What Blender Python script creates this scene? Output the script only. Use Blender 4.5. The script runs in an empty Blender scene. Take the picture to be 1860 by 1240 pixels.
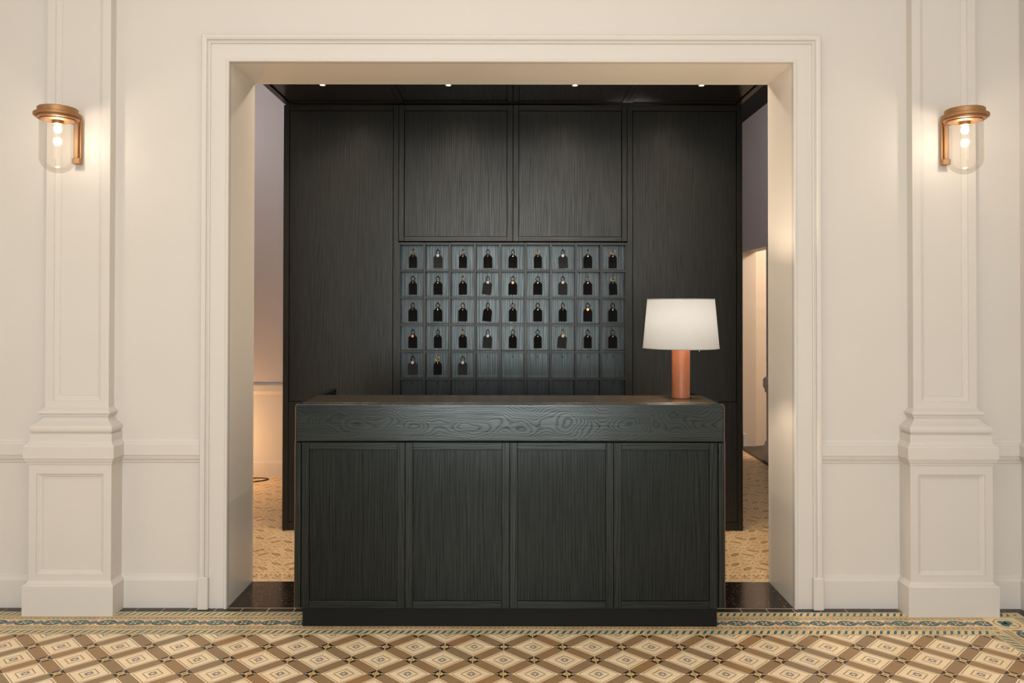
import bpy, bmesh, math, random
from mathutils import Vector

random.seed(7)
S = bpy.context.scene
COL = S.collection
PI = math.pi
R2 = math.sqrt(2)

# ------------------------------------------------------------------ camera
cam_d = bpy.data.cameras.new('camera')
cam = bpy.data.objects.new('camera', cam_d)
COL.objects.link(cam)
cam_d.sensor_width = 36.0
cam_d.sensor_fit = 'HORIZONTAL'
cam_d.lens = 28.0
cam_d.shift_x = 1.7 / 1860
cam_d.shift_y = -(620 - 544.85) / 1860
cam_d.clip_start = 0.05
cam.location = (0, 0, 1.6)
cam.rotation_mode = 'XYZ'
cam.rotation_euler = (math.radians(90.6), math.radians(-0.07), 0)
S.camera = cam

# ------------------------------------------------------------------ world, exposure
w = bpy.data.worlds.new('world')
S.world = w
w.use_nodes = True
w.node_tree.nodes['Background'].inputs[0].default_value = (0.75, 0.85, 1.0, 1)
w.node_tree.nodes['Background'].inputs[1].default_value = 0.4
S.view_settings.view_transform = 'Standard'
S.view_settings.look = 'None'
S.view_settings.gamma = 1.0
S.view_settings.use_curve_mapping = False
S.view_settings.exposure = -0.26


def area_light(name, loc, rot, sx, sy, power, color, spread=PI):
    d = bpy.data.lights.new(name, 'AREA')
    d.shape = 'RECTANGLE'
    d.size = sx
    d.size_y = sy
    d.energy = power
    d.color = color
    d.spread = spread
    o = bpy.data.objects.new(name, d)
    o.location = loc
    o.rotation_euler = rot
    COL.objects.link(o)
    return o


def point_light(name, loc, power, color, radius, parent=None):
    d = bpy.data.lights.new(name, 'POINT')
    d.energy = power
    d.color = color
    d.shadow_soft_size = radius
    o = bpy.data.objects.new(name, d)
    o.location = loc
    COL.objects.link(o)
    return o


# unseen light: entrance added for sheen and brightness, added overhead fill, a window at the left
area_light('added_entrance_light', (-0.05, -3.86, 1.97), (math.radians(90), 0, 0), 2.9, 3.75, 300, (0.94, 0.965, 0.98))
area_light('overhead_fill', (-0.4, 1.1, 4.36), (0, 0, 0), 3.4, 3.2, 88, (1.0, 0.92, 0.82))
area_light('side_window_daylight', (-4.52, 1.6, 2.1), (math.radians(90), 0, math.radians(-90)), 2.0, 2.8, 16, (1.0, 0.93, 0.84))

# ------------------------------------------------------------------ materials


def lin(r, g, b):
    def f(c):
        c /= 255.0
        return c / 12.92 if c <= 0.04045 else ((c + 0.055) / 1.055) ** 2.4
    return (f(r), f(g), f(b), 1)


class NT:
    def __init__(self, name):
        self.m = bpy.data.materials.new(name)
        self.m.use_nodes = True
        self.t = self.m.node_tree
        self.b = self.t.nodes['Principled BSDF']
        self.out = self.t.nodes['Material Output']

    def n(self, typ, **kw):
        nd = self.t.nodes.new(typ)
        for k, v in kw.items():
            setattr(nd, k, v)
        return nd

    def l(self, a, b):
        self.t.links.new(a, b)

    def math(self, op, a, b=None, c=None):
        nd = self.n('ShaderNodeMath', operation=op)
        for i, v in enumerate((a, b, c)):
            if v is None:
                continue
            if isinstance(v, (int, float)):
                nd.inputs[i].default_value = v
            else:
                self.l(v, nd.inputs[i])
        return nd.outputs[0]

    def ramp(self, fac, stops):
        nd = self.n('ShaderNodeValToRGB')
        e = nd.color_ramp.elements
        while len(e) < len(stops):
            e.new(0.5)
        for el, (p, c) in zip(e, stops):
            el.position = p
            el.color = c
        self.l(fac, nd.inputs[0])
        return nd.outputs[0]

    def mix(self, fac, a, b):
        nd = self.n('ShaderNodeMix', data_type='RGBA')
        for i, v in ((0, fac), (6, a), (7, b)):
            if isinstance(v, (int, float, tuple)):
                nd.inputs[i].default_value = v
            else:
                self.l(v, nd.inputs[i])
        return nd.outputs[2]

    def noise(self, vec, scale, detail=3, rough=0.5, dist=0.0):
        nd = self.n('ShaderNodeTexNoise')
        nd.inputs['Scale'].default_value = scale
        nd.inputs['Detail'].default_value = detail
        nd.inputs['Roughness'].default_value = rough
        nd.inputs['Distortion'].default_value = dist
        if vec is not None:
            self.l(vec, nd.inputs['Vector'])
        return nd.outputs['Fac']

    def mapv(self, vec, scale):
        nd = self.n('ShaderNodeMapping')
        nd.inputs['Scale'].default_value = scale
        self.l(vec, nd.inputs['Vector'])
        return nd.outputs[0]

    def bump(self, h, strength, dist=0.001):
        nd = self.n('ShaderNodeBump')
        nd.inputs['Strength'].default_value = strength
        nd.inputs['Distance'].default_value = dist
        self.l(h, nd.inputs['Height'])
        self.l(nd.outputs[0], self.b.inputs['Normal'])

    def set(self, **kw):
        for k, v in kw.items():
            self.b.inputs[k.replace('_', ' ')].default_value = v
        return self


MATS = {}


def plain(name, col, rough=0.5, metal=0.0, noise_amt=0.06, nscale=6.0, bump=0.0, bscale=200.0, spec=0.5):
    t = NT(name)
    co = t.n('ShaderNodeTexCoord').outputs['Object']
    nf = t.noise(co, nscale, 4)
    dark = tuple(c * (1 - noise_amt) for c in col[:3]) + (1,)
    lite = tuple(min(1, c * (1 + noise_amt)) for c in col[:3]) + (1,)
    t.l(t.ramp(nf, [(0.3, dark), (0.7, lite)]), t.b.inputs['Base Color'])
    t.set(Roughness=rough, Metallic=metal)
    t.b.inputs['Specular IOR Level'].default_value = spec
    if bump:
        t.bump(t.noise(co, bscale, 2), bump)
    MATS[name] = t.m
    return t.m


def tiled(name, col, var=0.08, rough=0.4, hue=None):
    """ceramic: the shade varies a little from tile to tile and within a tile"""
    t = NT(name)
    oi = t.n('ShaderNodeObjectInfo').outputs['Random']
    geo = t.n('ShaderNodeNewGeometry').outputs['Position']
    nf = t.noise(geo, 9.0, 5, 0.6)
    nf2 = t.noise(geo, 160.0, 2, 0.6)
    h2 = hue or tuple(c * 0.8 for c in col[:3]) + (1,)
    c1 = t.mix(oi, col, h2)
    v = t.math('MULTIPLY_ADD', nf, var * 2, 1 - var)
    v = t.math('MULTIPLY', v, t.math('MULTIPLY_ADD', nf2, 0.16, 0.92))
    nd = t.n('ShaderNodeVectorMath', operation='SCALE')
    t.l(c1, nd.inputs[0])
    t.l(v, nd.inputs['Scale'])
    t.l(nd.outputs[0], t.b.inputs['Base Color'])
    t.set(Roughness=rough)
    t.b.inputs['Specular IOR Level'].default_value = 0.35
    MATS[name] = t.m
    return t.m


def wood(name, grain, cath=0.0, light=(0.0065, 0.0098, 0.0100), dark=(0.0018, 0.0025, 0.0025), rough=0.23, strips=False, spec=0.04, sgain=0.68, tint=(0.88, 0.995, 0.99, 1)):
    """open-grained oak stained near black; grain = axis index the fibres follow"""
    t = NT(name)
    co = t.n('ShaderNodeTexCoord').outputs['Object']
    rnd = t.n('ShaderNodeObjectInfo').outputs['Random']
    off = t.n('ShaderNodeCombineXYZ')
    for i, k in enumerate((37.0, 23.0, 51.0)):
        t.l(t.math('MULTIPLY', rnd, k), off.inputs[i])
    if strips:
        # veneer leaves: each leaf of the panel gets its own shift along the grain
        sx0 = t.n('ShaderNodeSeparateXYZ')
        t.l(co, sx0.inputs[0])
        leaf = t.math('FLOOR', t.math('ADD', t.math('MULTIPLY', sx0.outputs[0], 5.6), 0.37))
        lo = t.n('ShaderNodeCombineXYZ')
        t.l(t.math('MULTIPLY', leaf, 3.7), lo.inputs[1])
        t.l(t.math('MULTIPLY', leaf, 5.3), lo.inputs[2])
        ad0 = t.n('ShaderNodeVectorMath', operation='ADD')
        t.l(off.outputs[0], ad0.inputs[0])
        t.l(lo.outputs[0], ad0.inputs[1])
        offv = ad0.outputs[0]
    else:
        offv = off.outputs[0]
    add = t.n('ShaderNodeVectorMath', operation='ADD')
    t.l(co, add.inputs[0])
    t.l(offv, add.inputs[1])
    p = add.outputs[0]

    def sc(across, along):
        v = [across] * 3
        v[grain] = along
        return tuple(v)
    sep = t.n('ShaderNodeSeparateXYZ')
    t.l(co, sep.inputs[0])
    ac = {2: 0, 0: 2, 1: 0}[grain]
    a = sep.outputs[ac]
    # growth rings
    n1 = t.noise(t.mapv(p, sc(3.2, 2.4) if cath else sc(5.0, 0.45)), 1.0, 2, 0.5)
    n2 = t.noise(t.mapv(p, sc(30.0, 9.0) if cath else sc(26.0, 2.0)), 1.0, 2, 0.5)
    if cath:
        sq = t.math('MULTIPLY', t.math('MULTIPLY', a, a), cath)
        f = t.math('ADD', sq, t.math('MULTIPLY', n1, 38.0))
    else:
        f = t.math('ADD', t.math('MULTIPLY', a, 62.0), t.math('MULTIPLY', n1, 9.0))
    f = t.math('ADD', f, t.math('MULTIPLY', n2, 0.8))
    ring = t.math('FRACT', f)
    ringv = t.ramp(ring, [(0.0, (0, 0, 0, 1)), (0.16, (0.6, 0.6, 0.6, 1)), (0.40, (1, 1, 1, 1)), (0.80, (1, 1, 1, 1)), (1.0, (0.05, 0.05, 0.05, 1))][:5])
    # open pores, short dark dashes along the fibre
    pr = t.noise(t.mapv(p, sc(300.0, 4.5)), 1.0, 2, 0.55)
    prv = t.ramp(pr, [(0.28, (0, 0, 0, 1)), (0.66, (1, 1, 1, 1))])
    pr2 = t.noise(t.mapv(p, sc(140.0, 2.2)), 1.0, 2, 0.5)
    tot = t.math('ADD', t.math('MULTIPLY', ringv, 0.42 if cath else 0.20), t.math('MULTIPLY', prv, 0.40))
    tot = t.math('ADD', tot, t.math('MULTIPLY', pr2, 0.3))
    lv = t.math('MULTIPLY_ADD', rnd, 0.35, 0.82)
    mixc = t.mix(tot, dark + (1,), light + (1,))
    nd = t.n('ShaderNodeVectorMath', operation='SCALE')
    t.l(mixc, nd.inputs[0])
    t.l(lv, nd.inputs['Scale'])
    t.l(nd.outputs[0], t.b.inputs['Base Color'])
    t.l(t.math('MULTIPLY_ADD', tot, -0.16, rough + 0.10), t.b.inputs['Roughness'])
    t.l(t.math('MULTIPLY_ADD', tot, sgain, spec), t.b.inputs['Specular IOR Level'])
    t.bump(tot, 0.16, 0.0010)
    t.b.inputs['Specular Tint'].default_value = tint  # cool daylight sheen put into the tint
    MATS[name] = t.m
    return t.m


def emit(name, col, strength):
    t = NT(name)
    t.set(Roughness=0.5)
    t.b.inputs['Base Color'].default_value = col
    t.b.inputs['Emission Color'].default_value = col
    t.b.inputs['Emission Strength'].default_value = strength
    MATS[name] = t.m
    return t.m


def build_materials():
    plain('white_paint', (0.645, 0.604, 0.553, 1), 0.55, noise_amt=0.015, nscale=1.5, bump=0.05, bscale=90)
    plain('jamb_paint_lifted', (0.86, 0.795, 0.705, 1), 0.38, noise_amt=0.015, nscale=1.5, bump=0.04, bscale=60)  # white paint lifted to make up for light missing in the opening
    plain('sage_paint', (0.17, 0.19, 0.18, 1), 0.6, noise_amt=0.02)  # unseen back wall kept dark so the desk reflects less
    plain('ceiling_paint', (0.82, 0.79, 0.74, 1), 0.6, noise_amt=0.01)
    plain('cool_lit_white', (0.60, 0.56, 0.545, 1), 0.55, noise_amt=0.02, nscale=1.2)  # white paint with the passage's cool light put into its colour
    plain('black_ceiling', (0.012, 0.012, 0.011, 1), 0.7)
    plain('side_room_paint', (0.78, 0.68, 0.57, 1), 0.55, noise_amt=0.02)
    plain('grout', lin(205, 192, 168), 0.8, noise_amt=0.15, nscale=20)
    plain('passage_bed', lin(104, 76, 48), 0.7, noise_amt=0.2, nscale=20)
    plain('far_bed', lin(166, 142, 108), 0.5, noise_amt=0.15, nscale=8)
    wood('wood_v', 2, sgain=0.80)
    wood('wood_vp', 2, strips=True, sgain=0.60, light=(0.0058, 0.0088, 0.0090))
    wood('wood_h', 0, sgain=0.85)
    wood('wood_apron', 0, cath=620.0, light=(0.010, 0.0140, 0.0142), sgain=0.84)
    wood('wood_d', 1)
    wood('wood_cell', 2, light=(0.022, 0.027, 0.0275), dark=(0.006, 0.0075, 0.0075), rough=0.28, sgain=1.1)  # paler, cooler copy carrying the daylight reflected in the cells
    OAK = dict(light=(0.0190, 0.0190, 0.0165), dark=(0.0064, 0.0066, 0.0058), rough=0.30, spec=0.12, sgain=0.48, tint=(1.0, 0.985, 0.93, 1))  # warm light on the panelling put into base colour and tint
    wood('oak_v', 2, **OAK)
    wood('oak_vp', 2, strips=True, **OAK)
    wood('oak_h', 0, **OAK)
    wood('oak_d', 1, **OAK)
    plain('black_lacquer', (0.006, 0.0063, 0.006, 1), 0.5, noise_amt=0.1, spec=0.2)
    t = plain('counter_leather', (0.036, 0.026, 0.015, 1), 0.27, noise_amt=0.12, nscale=14, bump=0.10, bscale=420)
    # ceramic colours
    tiled('tile_cream', lin(248, 228, 194), 0.05, hue=lin(242, 217, 178))
    tiled('tile_strip', lin(150, 126, 96), 0.10, hue=lin(160, 124, 84))
    tiled('tile_line', lin(160, 124, 82), 0.08)
    tiled('tile_black', lin(44, 38, 34), 0.1)
    tiled('tile_yellow', lin(232, 184, 106), 0.08)
    tiled('tile_white', lin(205, 196, 180), 0.05)
    tiled('tile_blue', lin(112, 134, 160), 0.12)
    tiled('tile_brown', lin(146, 100, 62), 0.1)
    tiled('frieze_cream', lin(238, 214, 170), 0.06)
    tiled('frieze_taupe', lin(192, 168, 130), 0.08)
    tiled('frieze_teal', lin(44, 96, 108), 0.15, hue=lin(60, 110, 116))
    tiled('guilloche_base', lin(210, 194, 150), 0.07)
    tiled('tile_slate', lin(48, 42, 36), 0.15, rough=0.3)
    tiled('pass_base', lin(242, 212, 166), 0.06, hue=lin(236, 203, 152))
    tiled('pass_ochre', lin(192, 140, 70), 0.10)
    tiled('pass_blue', lin(128, 126, 130), 0.1)
    tiled('pass_red', lin(150, 80, 42), 0.1)
    # granite
    t = NT('granite')
    co = t.n('ShaderNodeTexCoord').outputs['Object']
    v = t.n('ShaderNodeTexVoronoi')
    v.inputs['Scale'].default_value = 70
    t.l(co, v.inputs['Vector'])
    sp = t.ramp(v.outputs['Distance'], [(0.0, lin(225, 185, 130)), (0.14, lin(170, 128, 84)), (0.24, lin(40, 31, 23)), (1.0, lin(20, 17, 13))])
    v2 = t.n('ShaderNodeTexVoronoi')
    v2.inputs['Scale'].default_value = 190
    t.l(co, v2.inputs['Vector'])
    sp2 = t.ramp(v2.outputs['Distance'], [(0.0, lin(120, 92, 62)), (0.22, lin(70, 52, 36)), (0.34, lin(0, 0, 0)), (1.0, lin(0, 0, 0))])
    nd = t.n('ShaderNodeMix', data_type='RGBA', blend_type='ADD')
    nd.inputs[0].default_value = 1.0
    t.l(sp, nd.inputs[6])
    t.l(sp2, nd.inputs[7])
    nf = t.noise(co, 30, 4, 0.7)
    t.l(t.mix(t.ramp(nf, [(0.40, (0, 0, 0, 1)), (0.56, (1, 1, 1, 1))]), lin(24, 20, 15), nd.outputs[2]), t.b.inputs['Base Color'])
    t.set(Roughness=0.16)
    MATS['granite'] = t.m
    # bronze, brass, steel, leather
    plain('bronze', lin(168, 126, 88), 0.5, 0.85, 0.08, 12)
    plain('brass', lin(232, 204, 150), 0.3, 0.75, 0.05)
    plain('glint_brown', lin(120, 94, 74), 0.45, 0.3, 0.05)  # colour of the light caught by the rounded desk corner
    plain('dark_metal', lin(40, 36, 32), 0.35, 1.0, 0.05)
    plain('nickel', lin(190, 184, 178), 0.5, 0.7, 0.04)
    plain('copper', lin(205, 128, 84), 0.3, 1.0, 0.05)
    plain('tag_black', (0.005, 0.0048, 0.0042, 1), 0.75, 0, 0.2, 60, bump=0.2, bscale=700, spec=0.12)
    plain('tag_charcoal', (0.020, 0.020, 0.0185, 1), 0.7, 0, 0.15, 60, bump=0.2, bscale=700, spec=0.25)
    plain('lamp_leather', lin(150, 90, 60), 0.42, 0.12, 0.07, 30, bump=0.12, bscale=600)
    plain('rubber', (0.02, 0.018, 0.016, 1), 0.5)
    emit('downlight_lens', (1.0, 0.86, 0.68, 1), 9.0)
    # glowing bulb: the envelope shines and lets the filament's light through
    t = NT('bulb_glow')
    em = t.n('ShaderNodeEmission')
    em.inputs[0].default_value = (1.0, 0.90, 0.78, 1)
    em.inputs[1].default_value = 0.8
    tp = t.n('ShaderNodeBsdfTransparent')
    ad = t.n('ShaderNodeAddShader')
    t.l(em.outputs[0], ad.inputs[0])
    t.l(tp.outputs[0], ad.inputs[1])
    t.l(ad.outputs[0], t.out.inputs[0])
    MATS['bulb_glow'] = t.m
    # lamp shade linen: light passes through the cloth
    t = NT('shade_linen')
    tr = t.n('ShaderNodeBsdfTranslucent')
    df = t.n('ShaderNodeBsdfDiffuse')
    tr.inputs[0].default_value = (0.058, 0.065, 0.075, 1)
    df.inputs[0].default_value = (0.70, 0.67, 0.62, 1)
    mx = t.n('ShaderNodeMixShader')
    mx.inputs[0].default_value = 0.5
    t.l(tr.outputs[0], mx.inputs[1])
    t.l(df.outputs[0], mx.inputs[2])
    t.l(mx.outputs[0], t.out.inputs[0])
    MATS['shade_linen'] = t.m
    # clear blown glass, thin walled
    t = NT('clear_glass')
    tr = t.n('ShaderNodeBsdfTransparent')
    tr.inputs[0].default_value = (0.975, 0.97, 0.96, 1)
    gl = t.n('ShaderNodeBsdfGlossy')
    gl.inputs['Roughness'].default_value = 0.03
    fr = t.n('ShaderNodeFresnel')
    fr.inputs[0].default_value = 1.45
    mx = t.n('ShaderNodeMixShader')
    t.l(t.math('MULTIPLY', fr.outputs[0], 0.18), mx.inputs[0])
    t.l(tr.outputs[0], mx.inputs[1])
    t.l(gl.outputs[0], mx.inputs[2])
    t.l(mx.outputs[0], t.out.inputs[0])
    MATS['clear_glass'] = t.m
    plain('window_white', (0.8, 0.79, 0.76, 1), 0.4)


build_materials()

# ------------------------------------------------------------------ mesh helpers


def link(name, me, parent=None, loc=(0, 0, 0), smooth=False):
    o = bpy.data.objects.new(name, me)
    COL.objects.link(o)
    if parent is not None:
        o.parent = parent
        pl = wloc(parent)
        loc = (loc[0] - pl[0], loc[1] - pl[1], loc[2] - pl[2])
    o.location = loc
    if smooth:
        for p in me.polygons:
            p.use_smooth = True
    return o


def wloc(o):
    v = Vector((0, 0, 0))
    while o is not None:
        v = v + o.location
        o = o.parent
    return v


def mesh(name, verts, faces, mat, mids=None):
    me = bpy.data.meshes.new(name)
    me.from_pydata(verts, [], faces)
    for m in (mat if isinstance(mat, (list, tuple)) else [mat]):
        me.materials.append(MATS[m])
    if mids:
        me.polygons.foreach_set('material_index', mids)
    bm = bmesh.new()
    bm.from_mesh(me)
    bmesh.ops.recalc_face_normals(bm, faces=bm.faces)
    bm.to_mesh(me)
    bm.free()
    me.update()
    return me


def thing(name, label, cat, loc=(0, 0, 0), group=None):
    o = bpy.data.objects.new(name, None)
    o.empty_display_size = 0.05
    COL.objects.link(o)
    o.location = loc
    tag(o, label, cat, group)
    return o


def tag(o, label, cat, group=None):
    o['label'] = label
    o['category'] = cat
    if group:
        o['group'] = group
    return o


def struct(o, label, cat):
    o['kind'] = 'structure'
    o['label'] = label
    o['category'] = cat
    return o


BOXF = [(0, 1, 3, 2), (4, 6, 7, 5), (0, 4, 5, 1), (2, 3, 7, 6), (0, 2, 6, 4), (1, 5, 7, 3)]


def box(name, x0, x1, y0, y1, z0, z1, mat, parent=None, bev=0.0, seg=1):
    c = ((x0 + x1) / 2, (y0 + y1) / 2, (z0 + z1) / 2)
    hx, hy, hz = abs(x1 - x0) / 2, abs(y1 - y0) / 2, abs(z1 - z0) / 2
    vs = [(sx * hx, sy * hy, sz * hz) for sx in (-1, 1) for sy in (-1, 1) for sz in (-1, 1)]
    me = mesh(name, vs, BOXF, mat)
    if bev:
        bm = bmesh.new()
        bm.from_mesh(me)
        bmesh.ops.bevel(bm, geom=list(bm.edges), offset=bev, segments=seg, profile=0.5, affect='EDGES', clamp_overlap=True)
        bm.to_mesh(me)
        bm.free()
    return link(name, me, parent, c)


def boxes(name, lst, mat, parent=None):
    """several boxes that are one continuous body (a wall around an opening)"""
    vs, fs = [], []
    for (x0, x1, y0, y1, z0, z1) in lst:
        b = len(vs)
        vs += [(x, y, z) for x in (x0, x1) for y in (y0, y1) for z in (z0, z1)]
        fs += [tuple(i + b for i in f) for f in BOXF]
    return link(name, mesh(name, vs, fs, mat), parent, (0, 0, 0))


def lathe(name, prof, mat, loc, parent=None, n=40, smooth=True, close=False):
    vs, fs = [], []
    for (r, z) in prof:
        for k in range(n):
            a = 2 * PI * k / n
            vs.append((r * math.cos(a), r * math.sin(a), z))
    m = len(prof)
    for i in range(m - 1 if not close else m):
        j = (i + 1) % m
        for k in range(n):
            l = (k + 1) % n
            fs.append((i * n + k, i * n + l, j * n + l, j * n + k))
    if not close:
        if prof[0][0] > 1e-6:
            fs.append(tuple(range(n)))
        if prof[-1][0] > 1e-6:
            fs.append(tuple((m - 1) * n + k for k in range(n)))
    me = mesh(name, vs, fs, mat)
    bm = bmesh.new()
    bm.from_mesh(me)
    bmesh.ops.remove_doubles(bm, verts=bm.verts, dist=1e-6)
    for e in bm.edges:
        if len(e.link_faces) == 2:
            e.smooth = e.calc_face_angle(0) < math.radians(32)
    for f in bm.faces:
        f.smooth = smooth
    bm.to_mesh(me)
    bm.free()
    return link(name, me, parent, loc)


def tube_mesh(name, pts, r, mat, n=8, closed=False):
    pts = [Vector(p) for p in pts]
    N = len(pts)
    vs, fs = [], []
    up0 = Vector((0, 0, 1))
    for i, p in enumerate(pts):
        if closed:
            d = pts[(i + 1) % N] - pts[i - 1]
        else:
            d = pts[min(i + 1, N - 1)] - pts[max(i - 1, 0)]
        d.normalize()
        up = up0 if abs(d.z) < 0.95 else Vector((1, 0, 0))
        a = d.cross(up).normalized()
        b = a.cross(d)
        for k in range(n):
            t = 2 * PI * k / n
            vs.append(tuple(p + r * (math.cos(t) * a + math.sin(t) * b)))
    for i in range(N if closed else N - 1):
        j = (i + 1) % N
        for k in range(n):
            l = (k + 1) % n
            fs.append((i * n + k, i * n + l, j * n + l, j * n + k))
    if not closed:
        fs.append(tuple(range(n)))
        fs.append(tuple((N - 1) * n + k for k in range(n)))
    me = mesh(name, vs, fs, mat)
    for p in me.polygons:
        p.use_smooth = True
    return me


def sweep_x(name, x0, x1, prof, mat, parent=None):
    """profile of (y, z) points extruded along x"""
    n = len(prof)
    c = (x0 + x1) / 2
    vs = [(x0 - c, y, z) for y, z in prof] + [(x1 - c, y, z) for y, z in prof]
    fs = [(i, (i + 1) % n, n + (i + 1) % n, n + i) for i in range(n)]
    fs += [tuple(range(n)), tuple(range(n, 2 * n))]
    return link(name, mesh(name, vs, fs, mat), parent, (c, 0, 0))


def sweep_y(name, y0, y1, prof, mat, parent=None):
    """profile of (x, z) points extruded along y"""
    n = len(prof)
    vs = [(x, y0, z) for x, z in prof] + [(x, y1, z) for x, z in prof]
    fs = [(i, (i + 1) % n, n + (i + 1) % n, n + i) for i in range(n)]
    fs += [tuple(range(n)), tuple(range(n, 2 * n))]
    return link(name, mesh(name, vs, fs, mat), parent, (0, 0, 0))


# ------------------------------------------------------------------ the place: main dimensions
YW = 4.288          # face of the front wall
YJ = 4.680          # back of the opening
OX = 1.5165         # half width of the opening
OZ = 2.9245          # head of the opening
XR = 2.742          # right wall of the hall
XL = -4.6           # left wall of the hall
YB = -4.0           # wall behind the camera
HC = 4.4            # hall ceiling
PC = 3.77           # passage ceiling
T = 0.1395          # floor tile module

# ------------------------------------------------------------------ room shell
wf = boxes('wall_front', [(XL, -OX, YW, YJ, 0, HC), (OX, XR, YW, YJ, 0, HC), (-OX, OX, YW, YJ, OZ, HC)], 'white_paint')
struct(wf, 'white plaster wall with the wide square opening around the desk', 'wall')
# inner faces of the opening get a lining lightened in place of missing light
lin_ = boxes('jamb_lining', [(-OX, -OX + 0.004, YW, YJ + 0.003, 0, OZ), (OX - 0.004, OX, YW, YJ + 0.003, 0, OZ),
                             (-OX + 0.004, OX - 0.004, YW, YJ + 0.003, OZ - 0.004, OZ)], 'jamb_paint_lifted', wf)
for nm, x0, x1, z0, z1 in (('arris_highlight', -OX - 0.002, -OX + 0.0048, 0, OZ), ('arris_highlight', OX - 0.0048, OX + 0.002, 0, OZ),
                           ('arris_highlight', -OX, OX, OZ - 0.0048, OZ + 0.002)):
    box(nm, x0, x1, YJ - 0.004, YJ + 0.006, z0, z1, 'white_paint', wf, bev=0.002)  # strip added for the highlight along the back arris
struct(box('wall_right', XR, XR + 0.2, YB, YW + 0.3, 0, HC, 'white_paint'), 'white side wall at the right edge of the hall', 'wall')
struct(box('wall_left', XL - 0.2, XL, YB, YW + 0.3, 0, HC, 'white_paint'), 'white side wall left of the hall', 'wall')
# unseen wall behind the camera, around the added entrance screen
EX, EH, EZ = -0.05, 1.52, 3.92        # added entrance screen: centre, half width, head
struct(boxes('wall_back', [(XL - 0.2, EX - EH, YB - 0.25, YB, 0, HC), (EX + EH, XR + 0.2, YB - 0.25, YB, 0, HC), (EX - EH, EX + EH, YB - 0.25, YB, EZ, HC)], 'sage_paint'),
       'sage grey wall around the added glazed entrance behind the camera', 'wall')
wo = bpy.data.objects.new('door_1', None)
COL.objects.link(wo)
wo.location = (EX, YB - 0.1, 0)
struct(wo, 'added white framed glazed entrance screen behind the camera', 'door')
ex = [-EH, -0.78, 0.0, 0.78, EH]
for i, x in enumerate(ex):
    hw_ = 0.03
    xx = min(max(x, -EH + hw_), EH - hw_)
    box('mullion', EX + xx - hw_, EX + xx + hw_, YB - 0.13, YB - 0.07, 0, EZ, 'window_white', wo)
for i in range(4):
    x0, x1 = ex[i] + (0.06 if i == 0 else 0.03), ex[i + 1] - (0.06 if i == 3 else 0.03)
    for z0 in (0.0, 2.45, EZ - 0.06):
        box('rail', EX + x0, EX + x1, YB - 0.13, YB - 0.07, z0, z0 + 0.06, 'window_white', wo)
    for z0, z1 in ((0.06, 2.45), (2.51, EZ - 0.06)):
        box('pane', EX + x0, EX + x1, YB - 0.104, YB - 0.098, z0, z1, 'clear_glass', wo)
struct(box('ceiling', XL - 0.2, XR + 0.2, YB - 0.25, YJ, HC, HC + 0.15, 'ceiling_paint'), 'plain white ceiling of the hall', 'ceiling')

# ------------------------------------------------------------------ passage behind the opening
PXR = 2.70
DY0, DY1, DZ = 8.43, 9.30, 2.26
# wall with the doorway on the right of the passage
pw = boxes('wall_passage_right', [(PXR, PXR + 0.15, YJ, DY0, 0, PC), (PXR, PXR + 0.15, DY0, 9.95, DZ, PC)], 'cool_lit_white')
struct(pw, 'white passage wall toned for cool light, with a lit doorway on the right', 'wall')
sweep_y('dado_rail', YJ, DY0 + 0.004, [(PXR, 0.714), (PXR - 0.012, 0.72), (PXR - 0.02, 0.76), (PXR - 0.034, 0.775), (PXR - 0.034, 0.86), (PXR - 0.02, 0.872), (PXR, 0.885)], 'cool_lit_white', pw)
sweep_y('skirting', YJ, DY0 + 0.004, [(PXR, 0), (PXR - 0.032, 0), (PXR - 0.032, 0.155), (PXR - 0.018, 0.175), (PXR - 0.012, 0.2), (PXR, 0.207)], 'cool_lit_white', pw)
# facing wall at the left of the passage
YL = 7.59
pl_ = boxes('wall_passage_left', [(-4.0, -0.9, YL, YL + 0.15, 0, PC)], 'cool_lit_white')
struct(pl_, 'facing passage wall glowing orange seen left of the dark panelling', 'wall')
sweep_x('dado_rail', -4.0, -0.9, [(YL, 0.775), (YL - 0.012, 0.785), (YL - 0.016, 0.80), (YL - 0.024, 0.81), (YL - 0.024, 0.868), (YL - 0.012, 0.885), (YL, 0.89)], 'white_paint', pl_)
sweep_x('skirting', -4.0, -0.9, [(YL, 0), (YL - 0.02, 0), (YL - 0.02, 0.13), (YL - 0.008, 0.15), (YL, 0.155)], 'white_paint', pl_)
box('dado_panel', -4.0, -0.9, YL - 0.004, YL, 0.15, 0.78, 'white_paint', pl_)
struct(boxes('wall_passage_end', [(-4.15, -4.0, YJ, YL, 0, PC)], 'cool_lit_white'), 'end wall of the passage left of the opening', 'wall')
struct(boxes('wall_passage_back', [(-1.05, -0.9, YL, 9.95, 0, PC), (-0.9, PXR + 0.15, 9.95, 10.1, 0, PC)], 'cool_lit_white'), 'back wall of the passage behind the dark panelling', 'wall')
struct(box('ceiling_passage', -4.15, PXR + 0.15, YJ, 10.1, PC, PC + 0.1, 'black_ceiling'), 'black painted ceiling above the passage', 'ceiling')
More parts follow.
